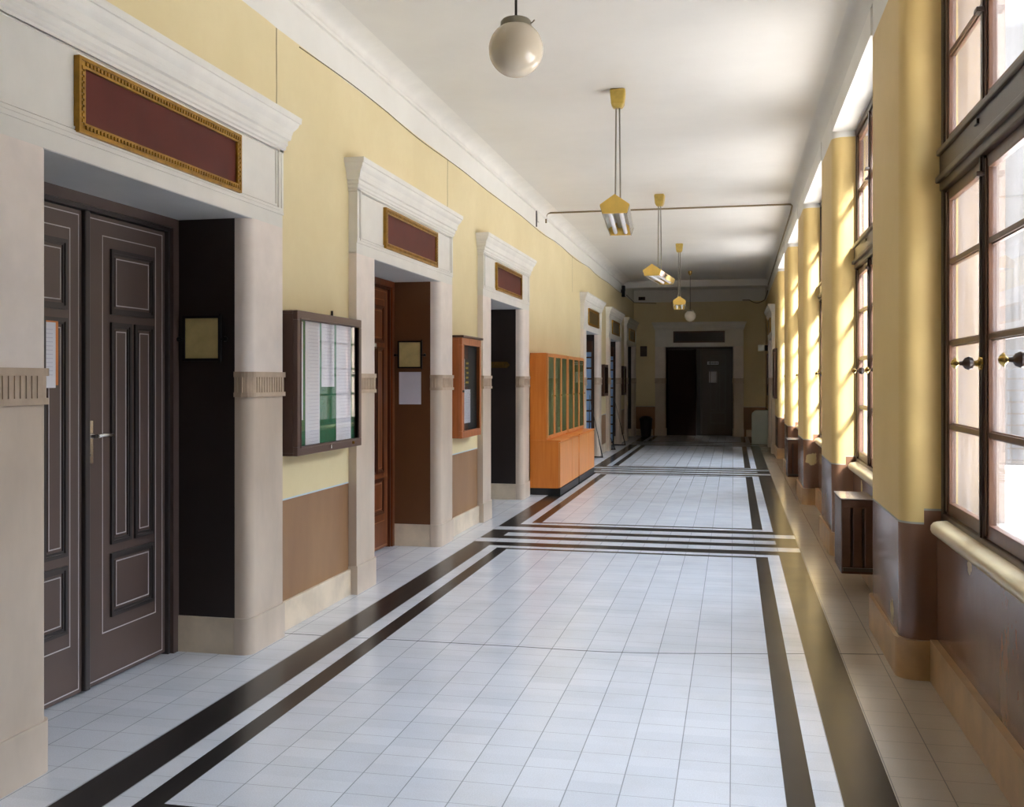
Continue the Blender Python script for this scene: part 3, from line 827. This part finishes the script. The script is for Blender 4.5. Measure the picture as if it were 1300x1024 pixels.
# ------------------------------------------------------------------ hanging lamps
LX = -.95
def globe(y, label, lz=2.99):
    t = thing('globe_lamp', label, 'pendant lamp', (LX, y, HC), 0, 'white globe pendants')
    R = .122
    m = MB(); z = lz - HC
    prof = [(R * math.sin(a), -R * math.cos(a)) for a in [math.radians(d) for d in range(0, 150, 6)]]
    prof += [(.06, .106), (.001, .108)]
    m.lathe(prof, (0, 0, z), 40)
    m.build('globe', 'opal', t, smooth=True)
    m = MB(); m.lathe([(.066, .094), (.070, .098), (.069, .122), (.060, .132), (.02, .137), (.001, .139)], (0, 0, z), 28)
    m.tube([(.06, 0, z + .112), (.078, -.02, z + .108), (.09, -.028, z + .116)], .003, 6); m.tube([(-.06, 0, z + .118), (-.072, .005, z + .104)], .004, 6)
    m.build('gallery', 'rod', t, smooth=True)
    m = MB(); m.tube([(0, 0, z + .132), (0, 0, 0)], .006, 8); m.build('rod', 'iron', t, smooth=True)
    MB().lathe([(.045, 0), (.042, -.05), (.012, -.10), (.001, -.1)], (0, 0, 0), 20).build('canopy', 'brass', t, smooth=True)
    return t
globe(4.422, 'large white opal globe pendant at the top of the picture, nearest lamp')
globe(23.0, 'small-looking white globe pendant far down the corridor, behind the lantern lamps', 2.945)

def lantern(y, rot, label, lz=2.86):
    t = thing('tube_lantern', label, 'pendant lamp', (LX, y, HC), rot, 'yellow fluorescent lantern pendants')
    z = lz - HC; L = .62
    pent = [(-.075, -.10), (.075, -.10), (.115, .025), (0, .105), (-.115, .025)]
    pent_t = [(-.095, -.045), (.095, -.045), (.115, .025), (0, .105), (-.115, .025)]
    for sy in (-1, 1):
        m = MB(); m.prism([(a, b + z) for a, b in pent_t], sy * L, sy * (L - .025), 0, 'y')
        m.build('end_plate', 'yellowlamp', t, bev=.002)
    m = MB()
    for sx in (-1, 1):       # sloped roof sheets
        a = [(sx * .115, .025 + z), (0, .105 + z), (0, .100 + z), (sx * .112, .020 + z)]
        m.prism(a, -L + .02, L - .02, 0, 'y')
    m.build('roof', 'yellowlamp', t)
    m = MB()
    for sx in (-1, 1): m.prism([(sx * .111, .018 + z), (0, .098 + z), (0, .094 + z), (sx * .106, .015 + z)], -L + .026, L - .026, 0, 'y')
    m.build('reflector', 'chalk', t)
    m = MB()
    for sx in (-1, 1):
        a = [(sx * .113, .020 + z), (sx * .116, .022 + z), (sx * .096, -.045 + z), (sx * .093, -.045 + z)]
        m.prism(a, -L + .02, L - .02, 0, 'y')
    m.build('side_glass', 'glass', t)
    m = MB()
    for sx in (-1, 1):
        for sy in (-1, 1): m.tube([(sx * .113, sy * (L - .01), .02 + z), (sx * .094, sy * (L - .03), -.045 + z)], .004, 6)
        m.tube([(sx * .094, -L + .01, -.045 + z), (sx * .094, L - .01, -.045 + z)], .004, 6)
    m.box(-.02, .02, -L + .02, L - .02, .02 + z, .05 + z)
    m.build('wire_frame', 'rod', t)
    for sx in (-1, 1):
        MB().tube([(sx * .045, -L + .03, -.02 + z), (sx * .045, L - .03, -.02 + z)], .019, 12).build('fluorescent_tube', 'tube', t, smooth=True)
    m = MB()
    for sy in (-1, 1): m.tube([(sy * .022, 0, z + .09), (sy * .014, 0, -.12)], .0065, 8)
    m.build('rod', 'rod', t, smooth=True)
    m = MB(); q = [(-.062, -.062), (.062, -.062), (.062, .062), (-.062, .062)]
    m.rings([[(a, b, 0) for a, b in q], [(a * 1.05, b * 1.05, -.02) for a, b in q], [(a * .9, b * .9, -.12) for a, b in q], [(a * .6, b * .6, -.155) for a, b in q]], 0, True)
    m.build('canopy', 'canopy', t, bev=.012)
    return t
lantern(8.5, math.radians(4), 'nearest yellow pentagonal lantern with fluorescent tubes on twin rods')
lantern(13.42, math.radians(-5), 'middle yellow lantern lamp, turned askew on its rods', 2.87)
lantern(18.35, math.radians(3), 'farthest yellow lantern lamp, smallest of the three', 2.86)

# ------------------------------------------------------------------ outside: unseen block, added to keep low sun off the first window
struct(MB().box(1.33, 2.22, -1.0, 2.9, -1, 8).build('wall_sun_blocker', 'stone2'))
struct(MB().box(1.32, 14, -20, 45, -2.2, -2.0).build('ground', 'stone'))

# ------------------------------------------------------------------ light
sun = bpy.data.lights.new('sun', 'SUN'); sun.energy = 40; sun.angle = math.radians(6); sun.color = (1, .97, .93)
so = bpy.data.objects.new('sun', sun); C.objects.link(so)
so.rotation_euler = Vector((-.20, 1, -.36)).to_track_quat('-Z', 'Y').to_euler()
for i, (a, b) in enumerate(bays):
    l = bpy.data.lights.new('window_portal', 'AREA'); l.shape = 'RECTANGLE'; l.size = 2.84; l.size_y = b - a - .02
    l.cycles.is_portal = True
    o = bpy.data.objects.new('window_portal', l); C.objects.link(o); o.location = (1.325, (a + b) / 2, 2.225)
    o.rotation_euler = Vector((-1, 0, 0)).to_track_quat('-Z', 'Y').to_euler()
    o.rotation_euler = (0, PI / 2, 0)

w = bpy.data.worlds.new('world'); bpy.context.scene.world = w; w.use_nodes = True; nt = w.node_tree
bg = nt.nodes['Background']
tc = nn(nt, 'ShaderNodeTexCoord'); sp = nn(nt, 'ShaderNodeSeparateXYZ'); nt.links.new(tc.outputs['Generated'], sp.inputs[0])
rp = nn(nt, 'ShaderNodeValToRGB'); mr = nn(nt, 'ShaderNodeMapRange'); nt.links.new(sp.outputs[2], mr.inputs[0])
mr.inputs[1].default_value = -1; mr.inputs[2].default_value = 1
nt.links.new(mr.outputs[0], rp.inputs[0])
e = rp.color_ramp.elements
e[0].position = 0; e[0].color = (.30, .29, .28, 1); e[1].position = 1; e[1].color = (1.6, 1.9, 2.3, 1)
for p, c in ((.47, (.075, .068, .062, 1)), (.52, (.088, .084, .082, 1)), (.65, (.092, .094, .10, 1)), (.73, (1.6, 1.8, 2.1, 1))):
    x = e.new(p); x.color = c
nt.links.new(rp.outputs[0], bg.inputs[0]); bg.inputs[1].default_value = 8.5

# ------------------------------------------------------------------ camera
cam = bpy.data.cameras.new('camera'); co = bpy.data.objects.new('camera', cam); C.objects.link(co)
f = 1285.; yaw = math.atan((931.3 - 650) / f)
cam.sensor_fit = 'HORIZONTAL'; cam.sensor_width = 36; cam.lens = 36 * f / 1300
cam.shift_y = -(512 - 482) / 1300.
co.location = (0, 0, 1.515); co.rotation_euler = (PI / 2, 0, yaw)
cam.clip_start = .05; cam.clip_end = 200
sc = bpy.context.scene; sc.camera = co
sc.view_settings.view_transform = 'Standard'; sc.view_settings.look = 'None'; sc.view_settings.gamma = 1
sc.view_settings.use_curve_mapping = False; sc.view_settings.exposure = 0.1
sc.cycles.max_bounces = 14; sc.cycles.diffuse_bounces = 10; sc.cycles.glossy_bounces = 5; sc.cycles.transparent_max_bounces = 16
sc.cycles.use_denoising = True; sc.cycles.sample_clamp_indirect = 8
